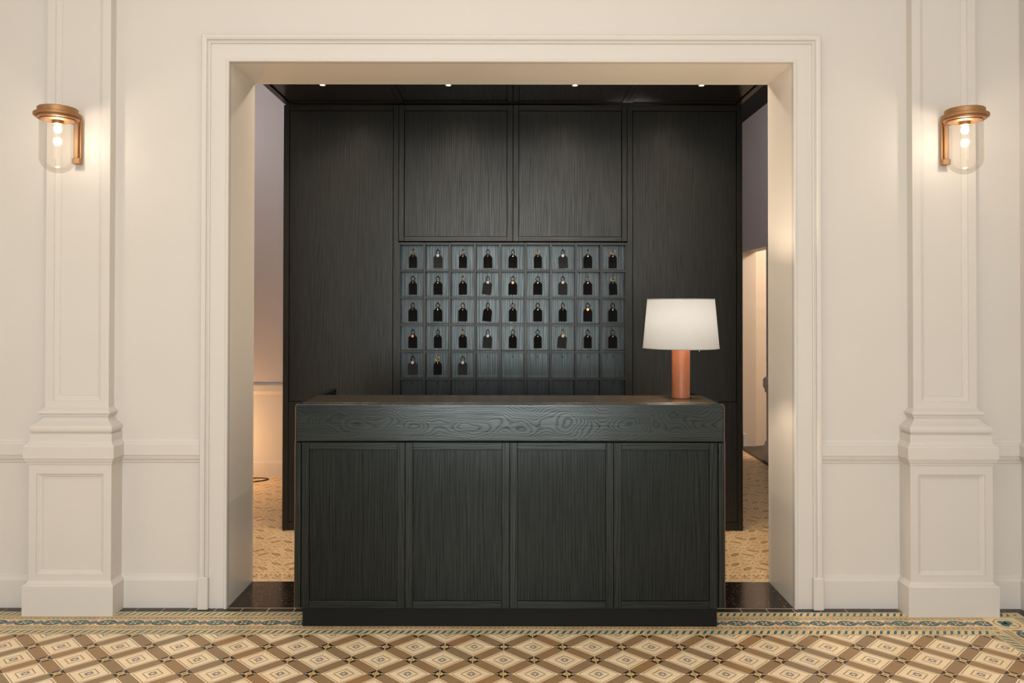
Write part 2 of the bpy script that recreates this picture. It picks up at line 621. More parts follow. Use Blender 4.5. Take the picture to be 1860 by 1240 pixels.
# room behind the doorway: its far wall runs slightly askew
me = mesh('wall_side_room', [(PXR - 0.001 + 0.155, 9.30, 0), (5.2, 10.3, 0), (5.2, 10.5, 0), (PXR + 0.154, 9.5, 0),
                             (PXR + 0.154, 9.30, PC), (5.2, 10.3, PC), (5.2, 10.5, PC), (PXR + 0.154, 9.5, PC)],
          [(0, 1, 2, 3), (4, 5, 6, 7), (0, 1, 5, 4), (1, 2, 6, 5), (2, 3, 7, 6), (3, 0, 4, 7)], 'side_room_paint')
sr = struct(link('wall_side_room', me), 'warm lit wall seen through the doorway at right', 'wall')
box('door_reveal', PXR, PXR + 0.154, 9.285, 9.6, 0, DZ, 'side_room_paint', sr)
sk = mesh('skirting', [(PXR, 9.265, 0), (5.2, 10.27, 0), (5.2, 10.32, 0), (PXR, 9.31, 0), (PXR, 9.265, 0.145), (5.2, 10.27, 0.145), (5.2, 10.31, 0.16), (PXR, 9.30, 0.16)],
          [(0, 1, 2, 3), (4, 5, 6, 7), (0, 1, 5, 4), (1, 2, 6, 5), (2, 3, 7, 6), (3, 0, 4, 7)], 'white_paint')
link('skirting', sk, sr)
struct(boxes('wall_side_room_far', [(5.2, 5.35, 5.8, 10.5, 0, PC), (PXR + 0.15, 5.2, 5.65, 5.8, 0, PC)], 'side_room_paint'), 'walls of the room beyond the doorway', 'wall')
struct(box('ceiling_side_room', PXR + 0.15, 5.35, 5.65, 10.5, PC, PC + 0.1, 'ceiling_paint'), 'ceiling of the room beyond the doorway', 'ceiling')

# ------------------------------------------------------------------ opening casing, mouldings, pilasters
CAS = [(-0.004, 0.0), (-0.004, 0.030), (0.000, 0.035), (0.009, 0.035), (0.012, 0.031), (0.0125, 0.026), (0.094, 0.026), (0.096, 0.034), (0.102, 0.036),
       (0.107, 0.030), (0.111, 0.031), (0.114, 0.042), (0.124, 0.047), (0.136, 0.047), (0.1405, 0.042), (0.1425, 0.034), (0.1425, 0.0)]
vs, fs = [], []
n = len(CAS)
for (d, p) in CAS:
    vs.append((-OX - d, YW - p, 0))
for (d, p) in CAS:
    vs.append((-OX - d, YW - p, OZ + d))
for (d, p) in CAS:
    vs.append((OX + d, YW - p, OZ + d))
for (d, p) in CAS:
    vs.append((OX + d, YW - p, 0))
for s_ in range(3):
    for i in range(n):
        j = (i + 1) % n
        fs.append((s_ * n + i, s_ * n + j, (s_ + 1) * n + j, (s_ + 1) * n + i))
fs += [tuple(range(n)), tuple(range(3 * n, 4 * n))]
cs = struct(link('trim_1', mesh('trim_1', vs, fs, 'white_paint')), 'white moulded casing framing the wide opening', 'door casing')
for s_ in (-1, 1):
    box('plinth_block', s_ * (OX + 0.090), s_ * (OX + 0.146), YW - 0.052, YW, 0, 0.172, 'white_paint', cs, bev=0.004)

RAIL = [(0, 0.770), (-0.006, 0.774), (-0.008, 0.786), (-0.014, 0.790), (-0.017, 0.796), (-0.017, 0.802), (-0.021, 0.804), (-0.021, 0.812), (-0.027, 0.815),
        (-0.027, 0.872), (-0.020, 0.880), (-0.012, 0.886), (-0.006, 0.897), (0, 0.900)]
BASE = [(0, 0), (-0.020, 0), (-0.020, 0.146), (-0.014, 0.158), (-0.008, 0.163), (-0.006, 0.174), (0, 0.178)]
PX = 2.303
DIE_HW, DIE_Y = 0.2155, 4.172
rail_spans = [('left end of the hall wall', XL, -PX - DIE_HW + 0.01), ('between the left pilaster and the opening', -PX + DIE_HW - 0.01, -OX - 0.141),
              ('between the opening and the right pilaster', OX + 0.141, PX - DIE_HW + 0.01), ('right of the right pilaster', PX + DIE_HW - 0.01, XR)]
tn = 2
for lab, x0, x1 in rail_spans:
    struct(sweep_x('trim_%d' % tn, x0, x1, [(YW + y, z) for y, z in RAIL], 'white_paint'), 'white moulded chair rail, ' + lab, 'chair rail')
    tn += 1
for (nm, lab, x0, x1) in (('baseboard_left', 'left of the left pilaster', XL, -PX - DIE_HW + 0.01), ('baseboard_front', 'between the left pilaster and the opening', -PX + DIE_HW - 0.01, -OX - 0.141),
                          ('baseboard_front', 'between the opening and the right pilaster', OX + 0.141, PX - DIE_HW + 0.01), ('baseboard_right', 'right of the right pilaster', PX + DIE_HW - 0.01, XR)):
    struct(sweep_x(nm, x0, x1, [(YW + y, z) for y, z in BASE], 'white_paint'), 'white baseboard ' + lab, 'baseboard')
struct(sweep_y('trim_%d' % tn, YB, YW - 0.027, [(XR + y, z) for y, z in RAIL], 'white_paint'), 'white chair rail on the side wall at right', 'chair rail')
tn += 1
struct(sweep_y('baseboard_side', YB, YW - 0.02, [(XR + y, z) for y, z in BASE], 'white_paint'), 'white baseboard on the side wall at right', 'baseboard')


def loft(name, cx, rows, mat, parent, cap=True):
    """rows: (z, half width, front y); body stands against the wall"""
    vs, fs = [], []
    for z, hw, fy in rows:
        vs += [(cx - hw, YW, z), (cx - hw, fy, z), (cx + hw, fy, z), (cx + hw, YW, z)]
    for i in range(len(rows) - 1):
        for k in range(4):
            l = (k + 1) % 4
            fs.append((i * 4 + k, i * 4 + l, (i + 1) * 4 + l, (i + 1) * 4 + k))
    m = len(rows) - 1
    fs += [(0, 1, 2, 3), (m * 4, m * 4 + 1, m * 4 + 2, m * 4 + 3)]
    return link(name, mesh(name, vs, fs, mat), parent, (0, 0, 0))


def panelled(name, cx, hw, fy, z0, z1, rings, mat, parent):
    """upright block whose front carries a sunk moulded panel; rings: (half width, zlow, zhigh, sink)"""
    vs = [(cx - hw, YW, z0), (cx + hw, YW, z0), (cx + hw, YW, z1), (cx - hw, YW, z1)]
    vs += [(cx - hw, fy, z0), (cx + hw, fy, z0), (cx + hw, fy, z1), (cx - hw, fy, z1)]
    fs = [(0, 1, 2, 3), (0, 1, 5, 4), (1, 2, 6, 5), (2, 3, 7, 6), (3, 0, 4, 7)]
    b = 4
    for (rw, ra, rb, sk) in rings:
        c = len(vs)
        vs += [(cx - rw, fy + sk, ra), (cx + rw, fy + sk, ra), (cx + rw, fy + sk, rb), (cx - rw, fy + sk, rb)]
        for k in range(4):
            l = (k + 1) % 4
            fs.append((b + k, b + l, c + l, c + k))
        b = c
    fs.append((b, b + 1, b + 2, b + 3))
    return link(name, mesh(name, vs, fs, mat), parent, (0, 0, 0))


def mould_rings(w0, a0, b0, width, depth):
    out = []
    for t_, s_ in ((0, 0), (0.02, 0.30), (0.25, 0.36), (0.40, 0.60), (0.62, 0.66), (0.78, 0.92), (0.97, 0.86), (1.0, 1.0)):
        out.append((w0 - width * t_, a0 + width * t_, b0 - width * t_, depth * s_))
    return out


for side, lab in ((-1, 'left'), (1, 'right')):
    cx = side * PX
    p = bpy.data.objects.new('trim_%d' % tn, None)
    tn += 1
    COL.objects.link(p)
    p.location = (cx, DIE_Y, 0)
    struct(p, 'white panelled pilaster on a pedestal at the %s of the opening' % lab, 'pilaster')
    loft('plinth', cx, [(0, 0.2365, 4.151), (0.153, 0.2365, 4.151), (0.159, 0.232, 4.156), (0.164, 0.224, 4.164), (0.172, 0.219, 4.169), (0.176, DIE_HW, DIE_Y)], 'white_paint', p)
    panelled('pedestal', cx, DIE_HW, DIE_Y, 0.17, 0.79, mould_rings(0.176, 0.208, 0.735, 0.028, 0.018), 'white_paint', p)
    loft('pedestal_cap', cx, [(0.780, DIE_HW, DIE_Y), (0.783, 0.219, 4.168), (0.794, 0.220, 4.167), (0.797, 0.226, 4.161), (0.804, 0.226, 4.161), (0.806, 0.231, 4.156), (0.813, 0.231, 4.156),
                              (0.816, 0.2365, 4.151), (0.876, 0.2365, 4.151), (0.884, 0.231, 4.156), (0.892, 0.222, 4.166), (0.902, 0.2155, 4.173)], 'white_paint', p)
    rows = [(0.90, 0.2150, 4.173), (0.940, 0.2150, 4.173), (0.943, 0.205, 4.183)]
    for k in range(9):       # torus
        a = -PI / 2 + PI * k / 8
        rows.append((0.966 + 0.020 * math.sin(a), 0.205 + 0.012 * math.cos(a), 4.183 - 0.012 * math.cos(a)))
    for k in range(7):       # hollow above it
        a = k / 6
        dd = 0.030 * (1 - (1 - a) ** 2)
        rows.append((0.989 + 0.036 * a, 0.203 - dd, 4.186 + dd))
    rows += [(1.027, 0.176, 4.212), (1.0275, 0.180, 4.208), (1.036, 0.180, 4.208), (1.037, 0.184, 4.204)]
    for k in range(7):       # upper roll flowing into the shaft
        a = -PI / 2 + PI * 0.5 * k / 6
        rows.append((1.049 + 0.010 * math.sin(a), 0.184 + 0.007 * math.cos(a), 4.204 - 0.007 * math.cos(a)))
    rows += [(1.056, 0.187, 4.201), (1.064, 0.177, 4.213), (1.074, 0.1695, 4.229)]
    loft('column_base', cx, rows, 'white_paint', p)
    panelled('shaft', cx, 0.169, 4.230, 1.07, HC, mould_rings(0.126, 1.108, HC - 0.2, 0.030, 0.016), 'white_paint', p)

# ------------------------------------------------------------------ floors
floor = boxes('floor', [(XL, XR, YB, YW + 0.01, -0.2, -0.0015)], 'grout')
struct(floor, 'patterned ceramic tile floor of the hall with a blue and ochre border', 'floor')
pfloor = boxes('floor_passage', [(-4.0, 5.2, YJ, 10.4, -0.2, -0.003)], 'passage_bed')
struct(pfloor, 'yellow leaf-patterned tile floor of the passage behind the desk', 'floor')
th = box('trim_%d' % tn, -OX - 0.02, OX + 0.02, YW - 0.012, YJ, -0.05, 0.001, 'granite')
tn += 1
struct(th, 'polished speckled black granite threshold in the opening', 'threshold')


def clip_poly(poly, x0, x1, y0, y1):
    def cut(pts, ax, val, keep_less):
        out = []
        m = len(pts)
        for i in range(m):
            a, b = pts[i], pts[(i + 1) % m]
            ia = (a[ax] <= val + 1e-9) if keep_less else (a[ax] >= val - 1e-9)
            ib = (b[ax] <= val + 1e-9) if keep_less else (b[ax] >= val - 1e-9)
            if ia:
                out.append(a)
            if ia != ib:
                t_ = (val - a[ax]) / (b[ax] - a[ax])
                out.append((a[0] + t_ * (b[0] - a[0]), a[1] + t_ * (b[1] - a[1])))
        return out
    for ax, val, kl in ((0, x0, False), (0, x1, True), (1, y0, False), (1, y1, True)):
        if len(poly) < 3:
            return []
        poly = cut(poly, ax, val, kl)
    return poly if len(poly) >= 3 else []


GAP = 0.0008


class Tile:
    """slab tile with inlaid ornament: decor = (material, layer, polygon)"""

    def __init__(self, name, w_, h_, base, decor):
        self.name, self.w, self.h, self.base, self.decor = name, w_, h_, base, decor
        self.mats = [base] + sorted(set(d[0] for d in decor))
        self.cache = {}

    def geo(self, clip=None):
        x0, x1, y0, y1 = -self.w / 2 + GAP, self.w / 2 - GAP, -self.h / 2 + GAP, self.h / 2 - GAP
        if clip:
            x0, x1, y0, y1 = max(x0, clip[0]), min(x1, clip[1]), max(y0, clip[2]), min(y1, clip[3])
            if x1 - x0 < 0.006 or y1 - y0 < 0.006:
                return None
        c = 0.0007
        vs = [(x0, y0, -0.008), (x1, y0, -0.008), (x1, y1, -0.008), (x0, y1, -0.008), (x0, y0, -c), (x1, y0, -c), (x1, y1, -c), (x0, y1, -c),
              (x0 + c, y0 + c, 0), (x1 - c, y0 + c, 0), (x1 - c, y1 - c, 0), (x0 + c, y1 - c, 0)]
        fs = [(0, 1, 5, 4), (1, 2, 6, 5), (2, 3, 7, 6), (3, 0, 4, 7), (4, 5, 9, 8), (5, 6, 10, 9), (6, 7, 11, 10), (7, 4, 8, 11), (8, 9, 10, 11)]
        mi = [0] * len(fs)
        for mname, layer, poly in self.decor:
            q = clip_poly(poly, x0 + c, x1 - c, y0 + c, y1 - c)
            if not q:
                continue
            b = len(vs)
            vs += [(x, y, 0.00012 * (layer + 1)) for x, y in q]
            area = sum(q[i][0] * q[(i + 1) % len(q)][1] - q[(i + 1) % len(q)][0] * q[i][1] for i in range(len(q)))
            ids = list(range(b, b + len(q)))
            fs.append(tuple(ids if area > 0 else ids[::-1]))
            mi.append(self.mats.index(mname))
        return vs, fs, mi

    def me(self, clip=None):
        key = tuple(round(v, 5) for v in clip) if clip else None
        if key not in self.cache:
            g = self.geo(clip)
            if g is None:
                self.cache[key] = None
            else:
                m_ = bpy.data.meshes.new(self.name)
                m_.from_pydata(g[0], [], g[1])
                for k in self.mats:
                    m_.materials.append(MATS[k])
                m_.polygons.foreach_set('material_index', g[2])
                m_.update()
                self.cache[key] = m_
        return self.cache[key]

    def put(self, parent, x, y, rot=0, clip=None):
        m_ = self.me(clip)
        if m_ is None:
            return None
        o = bpy.data.objects.new(self.name, m_)
        COL.objects.link(o)
        o.parent = parent
        o.location = (x, y, random.uniform(-0.0003, 0.0003))
        o.rotation_euler = (0, 0, rot)
        return o


def ell(cx, cy, a, b, n=14, a0=0, a1=2 * PI):
    full = abs(a1 - a0 - 2 * PI) < 1e-6
    m = n if full else n + 1
    return [(cx + a * math.cos(a0 + (a1 - a0) * k / n), cy + b * math.sin(a0 + (a1 - a0) * k / n)) for k in range(m)]


def field_decor():
    d = []
    D = T / R2
    a = T / 2

    def st(s_, t_):
        return ((s_ - t_) / R2, (s_ + t_) / R2)
    h = 0.0285
    d.append(('tile_strip', 0, [st(-h + .001, -D + h), st(h - .001, -D + h), st(h - .001, D - h), st(-h + .001, D - h)]))
    for g in (-1, 1):
        for s1, s2 in ((0.0340, 0.0375), (0.0640, 0.0682)):
            d.append(('tile_line', 1, [st(g * s1, -(D - s1)), st(g * s2, -(D - s2)), st(g * s2, D - s2), st(g * s1, D - s1)]))
        # leaf flower around the corner of four tiles
        d.append(('tile_blue', 2, [(g * (a - 0.005), g * a), (g * (a - 0.010), g * (a - 0.0062)), (g * (a - 0.016), g * (a - 0.0055)), (g * (a - 0.028), g * a)]))
        d.append(('tile_blue', 2, [(g * a, g * (a - 0.005)), (g * (a - 0.0062), g * (a - 0.010)), (g * (a - 0.0055), g * (a - 0.016)), (g * a, g * (a - 0.028))]))
        d.append(('tile_brown', 2, [st(g * (D - 0.006), 0), st(g * (D - 0.013), -0.0045), st(g * (D - 0.020), 0), st(g * (D - 0.013), 0.0045)]))
        # small dark lozenge on the other two corners
        d.append(('tile_black', 1, [st(-h, g * (D - h)), st(h, g * (D - h)), st(0, g * D)]))
        cxx, cyy = st(0, g * D)
        d.append(('tile_yellow', 2, ell(cxx, cyy, 0.0165, 0.0165, 16)))
        d.append(('tile_black', 3, ell(cxx, cyy, 0.0075, 0.0075, 12)))
        d.append(('tile_yellow', 4, ell(cxx, cyy, 0.0040, 0.0040, 10)))
        dx = -g * 1.0
        # pale tips
        d.append(('tile_white', 2, [(cxx + g * 0.020, cyy), (cxx + g * 0.026, cyy - g * 0.006), (cxx + g * 0.033, cyy)]))
        d.append(('tile_white', 2, [(cxx, cyy - g * 0.020), (cxx + g * 0.006, cyy - g * 0.026), (cxx, cyy - g * 0.033)]))
    return d


FH, SH, SH1, DH = 0.1605, 0.0655, 0.0685, 0.050


def frieze_decor():
    d = []
    for g in (-1, 1):
        d.append(('frieze_taupe', 0, [(-T, g * 0.046), (T, g * 0.046), (T, g * 0.072), (-T, g * 0.072)]))
        d.append(('tile_brown', 1, [(-T, g * 0.0725), (T, g * 0.0725), (T, g * 0.0755), (-T, g * 0.0755)]))
        d.append(('tile_line', 1, [(-T, g * 0.0445), (T, g * 0.0445), (T, g * 0.047), (-T, g * 0.047)]))
        for k in range(6):
            u = -T / 2 + T * (k + 0.5) / 6
            d.append(('frieze_cream', 1, ell(u, g * 0.060, 0.0070, 0.0070, 8)))
            d.append(('tile_brown', 2, ell(u + 0.002, g * 0.062, 0.0030, 0.0030, 6)))
            d.append(('tile_brown', 1, [(u + 0.008, g * 0.051), (u + 0.014, g * 0.055), (u + 0.012, g * 0.067)]))
        for u in (-0.046, 0.046):
            d.append(('tile_brown', 1, ell(u, g * 0.036, 0.0050, 0.0035, 6)))
        # half lozenges at the joints
        u = g * T / 2
        d.append(('tile_brown', 1, [(u, -0.034), (u - g * 0.026, 0), (u, 0.034)]))
        d.append(('tile_blue', 2, [(u, -0.028), (u - g * 0.021, 0), (u, 0.028)]))
        d.append(('frieze_teal', 3, [(u, -0.018), (u - g * 0.014, 0), (u, 0.004)]))
    d.append(('tile_brown', 1, ell(0, 0, 0.0500, 0.0345, 22)))
    d.append(('frieze_teal', 2, ell(0, 0, 0.0465, 0.0300, 22)))
    for k in range(4):
        a = PI / 4 + k * PI / 2
        c_, s_ = math.cos(a), math.sin(a)
        d.append(('frieze_cream', 3, [(0, 0), (0.016 * c_ - 0.006 * s_, 0.016 * s_ + 0.006 * c_), (0.026 * c_, 0.026 * s_), (0.016 * c_ + 0.006 * s_, 0.016 * s_ - 0.006 * c_)]))
    for a in (0, PI):
        d.append(('frieze_cream', 3, [(0.030 * math.cos(a), -0.005), (0.040 * math.cos(a), 0), (0.030 * math.cos(a), 0.005)]))
    d.append(('tile_brown', 4, ell(0, 0, 0.0065, 0.0065, 8)))
    return d


def guilloche_decor(h):
    d = []
    for g in (-1, 1):
        d.append(('tile_line', 0, [(-T, g * 0.0225), (T, g * 0.0225), (T, g * 0.0248), (-T, g * 0.0248)]))
    d.append(('frieze_cream', 0, [(-T, -0.0225), (T, -0.0225), (T, 0.0225), (-T, 0.0225)]))
    P_ = T / 4
    for k in range(-1, 5):
        u = -T / 2 + P_ * (k + 0.5)
        d.append(('frieze_teal', 1, [(u - 0.024, -0.0200), (u - 0.006, -0.0200), (u + 0.004, -0.010), (u + 0.012, 0.012), (u + 0.024, 0.0200), (u + 0.006, 0.0200), (u - 0.004, 0.010), (u - 0.012, -0.012)]))
        u += P_ / 2
        d.append(('tile_yellow', 1, [(u - 0.0125, -0.0175), (u - 0.0070, -0.0175), (u + 0.0125, 0.0175), (u + 0.0070, 0.0175)]))
    return d


def corner_decor():
    d = [('tile_line', 0, ell(0, 0, 0.062, 0.062, 20)), ('frieze_cream', 1, ell(0, 0, 0.056, 0.056, 20))]
    for a in (PI * 0.75, PI * 0.25, PI * 1.25):
        d.append(('frieze_teal', 2, ell(0.022 * math.cos(a), 0.022 * math.sin(a), 0.021, 0.021, 14)))
    d.append(('frieze_teal', 2, [(0, 0.01), (0.035, -0.028), (0.028, -0.035), (-0.01, 0)]))
    return d


def leaf_decor():
    d = []

    def rot(pts, k):
        for _ in range(k):
            pts = [(-y, x) for x, y in pts]
        return pts
    a = T / 2
    leaf = [(-0.062, -0.060), (-0.040, -0.064), (-0.022, -0.052), (-0.020, -0.040), (-0.006, -0.036), (0.004, -0.020), (0.0, -0.004), (0.006, 0.008),
            (-0.008, 0.004), (-0.022, 0.002), (-0.030, -0.012), (-0.046, -0.020), (-0.052, -0.040)]
    d.append(('pass_ochre', 0, leaf))
    d.append(('pass_ochre', 0, [(0.030, 0.064), (0.046, 0.052), (0.064, 0.030), (0.058, 0.052), (0.044, 0.064)]))
    d.append(('tile_cream', 1, [(-0.050, -0.052), (-0.044, -0.052), (-0.008, -0.010), (-0.014, -0.010)]))
    for pts in ([(0.010, -0.050), (0.034, -0.058), (0.036, -0.053), (0.014, -0.044)], [(0.040, -0.036), (0.060, -0.020), (0.056, -0.016), (0.038, -0.030)],
                [(-0.060, 0.020), (-0.040, 0.034), (-0.043, 0.038), (-0.062, 0.026)], [(-0.020, 0.050), (0.004, 0.044), (0.006, 0.048), (-0.016, 0.056)],
                [(0.020, 0.020), (0.036, 0.014), (0.037, 0.018), (0.022, 0.025)]):
        d.append(('pass_blue', 1, pts))
    d.append(('pass_ochre', 0, ell(0.030, -0.008, 0.010, 0.006, 8)))
    return d


def pass_border_decor():
    d = []
    for k in range(5):
        u = -T / 2 + T * (k + 0.5) / 5
        d.append(('pass_red', 1, ell(u, 0.050, 0.0065, 0.008, 8)))
    d.append(('pass_ochre', 0, [(-T, 0.038), (T, 0.038), (T, 0.042), (-T, 0.042)]))
    for u in (-T / 4, T / 4):
        d.append(('pass_ochre', 0, ell(u, 0.006, 0.029, 0.026, 14, PI, 2 * PI)))
        d.append(('pass_base', 1, ell(u, 0.010, 0.021, 0.018, 12, PI, 2 * PI)))
        d.append(('pass_blue', 1, ell(u, 0.020, 0.022, 0.010, 10)))
        d.append(('pass_base', 2, ell(u, 0.020, 0.018, 0.006, 10)))
        d.append(('pass_red', 3, ell(u, 0.016, 0.010, 0.008, 8)))
        d.append(('pass_blue', 1, [(u + 0.024, -0.042), (u + 0.044, -0.036), (u + 0.042, -0.030), (u + 0.026, -0.034)]))
    return d


t_field = Tile('field_tile', T, T, 'tile_cream', field_decor())
t_frieze = Tile('frieze_tile', T, FH, 'frieze_cream', frieze_decor())
t_guil = Tile('guilloche_tile', T, SH, 'guilloche_base', guilloche_decor(SH))
t_guil1 = Tile('guilloche_tile', T, SH1, 'guilloche_base', guilloche_decor(SH1))
t_dark = Tile('dark_tile', T - 0.003, DH, 'tile_slate', [])
t_corner = Tile('corner_tile', FH, FH, 'frieze_cream', corner_decor())
t_leaf = Tile('leaf_tile', T, T, 'pass_base', leaf_decor())
t_pbord = Tile('leaf_border_tile', T, T, 'pass_base', pass_border_decor())

X0 = -0.0327
YF = 3.923
y_s2 = YF + SH / 2
y_fr = YF + SH + FH / 2
y_s1 = YF + SH + FH + SH1 / 2
y_dk = YF + SH + FH + SH1 + DH / 2
XI = XR - 0.020 - (SH + FH + SH1 + DH)       # inner edge of the border along the right wall
x_s2, x_fr, x_s1, x_dk = XI + SH / 2, XI + SH + FH / 2, XI + SH + FH + SH1 / 2, XI + SH + FH + SH1 + DH / 2
# field: the rows in view singly, the rest towards the camera joined
kx0, kx1 = -20, 18
stuff_v, stuff_f, stuff_m = [], [], []
for j in range(0, 16):
    cy = YF - T * (j + 0.5)
    for k in range(-32, 19):
        cx = X0 + T * (k + 0.5)
        if cx - T / 2 > XI - 0.004 or cx - T / 2 < XL:
            continue
        odd = (k + j) % 2
        rot = 0 if odd else PI / 2
        clip = None
        if cx + T / 2 > XI:
            lim = XI - cx
            # clip in the local frame of the turned tile
            clip = (-1, lim, -1, 1) if rot == 0 else (-1, 1, -lim, 1)
        vis = cy + T / 2 > 3.36 and abs(cx) < 0.648 * (cy + T / 2) + T / 2
        if vis:
            t_field.put(floor, cx, cy, rot, clip)
        else:
            g = t_field.geo(clip)
            if g is None:
                continue
            b = len(stuff_v)
            for (x, y, z) in g[0]:
                if rot:
                    x, y = -y, x
                stuff_v.append((cx + x, cy + y, z))
            stuff_f += [tuple(i + b for i in f) for f in g[1]]
            stuff_m += g[2]


def joined(name, v_, f_, mi, mats, parent):
    m_ = bpy.data.meshes.new(name)
    m_.from_pydata(v_, [], f_)
    for k in mats:
        m_.materials.append(MATS[k])
    m_.polygons.foreach_set('material_index', mi)
    m_.update()
    o = link(name, m_, parent, wloc(parent))
    o['kind'] = 'stuff'
    return o


joined('field_tiles', stuff_v, stuff_f, stuff_m, t_field.mats, floor)
# border rows along the front wall
for tile, yy, xend in ((t_guil, y_s2, XI), (t_frieze, y_fr, XI + SH), (t_guil1, y_s1, XI + SH + FH), (t_dark, y_dk, XI + SH + FH + SH1)):
    for k in range(-24, 22):
        cx = X0 + T * (k + 0.5)
        if cx - T / 2 > xend - 0.004 or abs(cx) > 2.95:
            continue
        tile.put(floor, cx, yy, 0, (-1, xend - cx, -1, 1) if cx + T / 2 > xend else None)
# the corner and the run along the right wall
t_corner.put(floor, x_fr, y_fr)
for tile, xx, y1 in ((t_guil, x_s2, YF), (t_frieze, x_fr, YF + SH), (t_guil1, x_s1, YF + SH + FH), (t_dark, x_dk, YF + SH + FH + SH1)):
    k = 0
    while y1 - T * k > 3.2:
        tile.put(floor, xx, y1 - T * (k + 0.5), -PI / 2)
        k += 1
for (cx_, cy_, w_, h_) in ((x_s2, y_s2, SH, SH), (x_s1, y_s1, SH1, SH1), (x_dk, y_dk, DH, DH), (x_s2, y_fr, 0, 0)):
    if w_:
        Tile('corner_tile', w_, h_, 'tile_slate' if w_ == DH else 'guilloche_base', [] if w_ == DH else [('tile_yellow', 0, ell(0, 0, 0.02, 0.02, 4)), ('frieze_teal', 1, ell(0, 0, 0.009, 0.009, 8))]).put(floor, cx_, cy_)

# passage floor
py0 = YJ + 0.002
sv, sf, sm = [], [], []
bv, bf, bm_ = [], [], []
for j in range(0, 36):
    cy = py0 + T * (j + 0.5)
    for k in range(-27, 19):
        cx = X0 + T * (k + 0.5)
        if cx + T / 2 > PXR - 0.03 or cx - T / 2 < -3.98:
            continue
        if cy > YL - 0.03 and cx < -0.9:
            continue
        tile = t_pbord if j == 0 else t_leaf
        rot = 0 if j == 0 else ((k % 2) + 2 * (j % 2)) * PI / 2
        vis = cy < 6.3 and 0.255 * cy < abs(cx) < 0.345 * cy + 0.05
        if vis:
            tile.put(pfloor, cx, cy, rot)
        else:
            g = tile.geo()
            V_, F_, M_ = (bv, bf, bm_) if j == 0 else (sv, sf, sm)
            b = len(V_)
            c_, s_ = round(math.cos(rot)), round(math.sin(rot))
            for (x, y, z) in g[0]:
                V_.append((cx + c_ * x - s_ * y, cy + s_ * x + c_ * y, z))
            F_ += [tuple(i + b for i in f) for f in g[1]]
            M_ += g[2]
joined('leaf_tiles', sv, sf, sm, t_leaf.mats, pfloor)
joined('leaf_border_tiles', bv, bf, bm_, t_pbord.mats, pfloor)
# dark slabs along the wall by the doorway
for k in range(7):
    box('dark_slab', PXR - 0.03 + 0.0 if False else 2.66, 3.6, DY0 - 0.02 + 0.14 * k, DY0 - 0.02 + 0.14 * k + 0.137, -0.01, 0.0006, 'tile_slate', pfloor)

# ------------------------------------------------------------------ dark panelled partition with canopy
XC = 0.0125
YP = 5.754
PB = 5.850
part = thing('panelled_partition', 'tall dark oak panelling with a projecting canopy behind the reception desk', 'wall panelling', (XC, YP, 0))


def wbox(name, x0, x1, z0, z1, mat, y0=YP, y1=PB - 0.004, parent=part, bev=0.0012):
    return box(name, XC + x0, XC + x1, y0, y1, z0, z1, mat, parent, bev=bev)


HW = 1.660
PT = 3.072
wbox('backing_board', -HW, HW, 0.0, PT, 'black_lacquer', PB - 0.003, PB + 0.02, bev=0)
for s_ in (-1, 1):
    a_, b_ = sorted((s_ * (HW - 0.040), s_ * HW))
    wbox('stile', a_, b_, 0.0, PT, 'oak_v')
    for u in (0.807, 0.8465):
        a_, b_ = sorted((s_ * (u - 0.0182), s_ * (u + 0.0182)))
        if u < 0.82:
            wbox('stile', a_, b_, 2.0860, PT, 'oak_v')
        else:
            wbox('stile', a_, b_, 0.0, PT, 'oak_v')
    a_, b_ = sorted((s_ * 0.002, s_ * 0.041))
    wbox('stile', a_, b_, 2.0860, PT, 'oak_v')
    # rails
    a_, b_ = sorted((s_ * 0.042, s_ * 0.787))
    wbox('rail', a_, b_, 3.032, PT, 'oak_h')
    wbox('rail', a_, b_, 2.0860, 2.1175, 'oak_h')
    wbox('panel', a_ + 0.002, b_ - 0.002, 2.1200, 3.0295, 'oak_vp', YP + 0.009)
    a_, b_ = sorted((s_ * 0.867, s_ * 1.619))
    wbox('rail', a_, b_, 3.032, PT, 'oak_h')
    wbox('panel', a_ + 0.002, b_ - 0.002, 0.928, 3.0295, 'oak_vp', YP + 0.009)
    wbox('panel', a_, b_, 0.060, 0.924, 'oak_vp', YP + 0.007)
    wbox('rail', a_, b_, 0.0, 0.058, 'oak_h')
# board below the key rack
RT, RP, RS = 2.0677, 0.18266, 0.19526
NR = 7
RBOT = RT - NR * RS - 0.009
wbox('panel', -0.826, 0.826, 0.0, RBOT - 0.002, 'oak_vp', YP + 0.004)
# canopy
CZ = 3.087
CY0 = 4.74
cano = wbox('canopy', -HW, HW, CZ + 0.022, CZ + 0.13, 'black_lacquer', CY0, PB + 0.02)


def cbox(name, x0, x1, y0, y1, mat, z0=CZ, z1=CZ + 0.021):
    return box(name, XC + x0, XC + x1, y0, y1, z0, z1, mat, part, bev=0.0012)


cbox('canopy_back_strip', -HW, HW, YP + 0.001, PB + 0.018, 'black_lacquer', CZ - 0.002)
for s_ in (-1, 1):
    a_, b_ = sorted((s_ * (HW - 0.040), s_ * HW))
    cbox('canopy_stile', a_, b_, CY0, YP - 0.004, 'oak_d', CZ - 0.006)
    for x0, x1 in ((0.043, 0.786), (0.868, 1.613)):
        a_, b_ = sorted((s_ * x0, s_ * x1))
        cbox('canopy_panel', a_, b_, CY0 + 0.04, YP - 0.018, 'oak_d', CZ + 0.004)
        cbox('canopy_rail', a_, b_, YP - 0.015, YP - 0.009, 'oak_h', CZ + 0.001)
    for x0, x1 in ((0.002, 0.041), (0.788, 0.826), (0.828, 0.866)):
        a_, b_ = sorted((s_ * x0, s_ * x1))
        cbox('canopy_stile', a_, b_, CY0, YP - 0.009, 'oak_d')

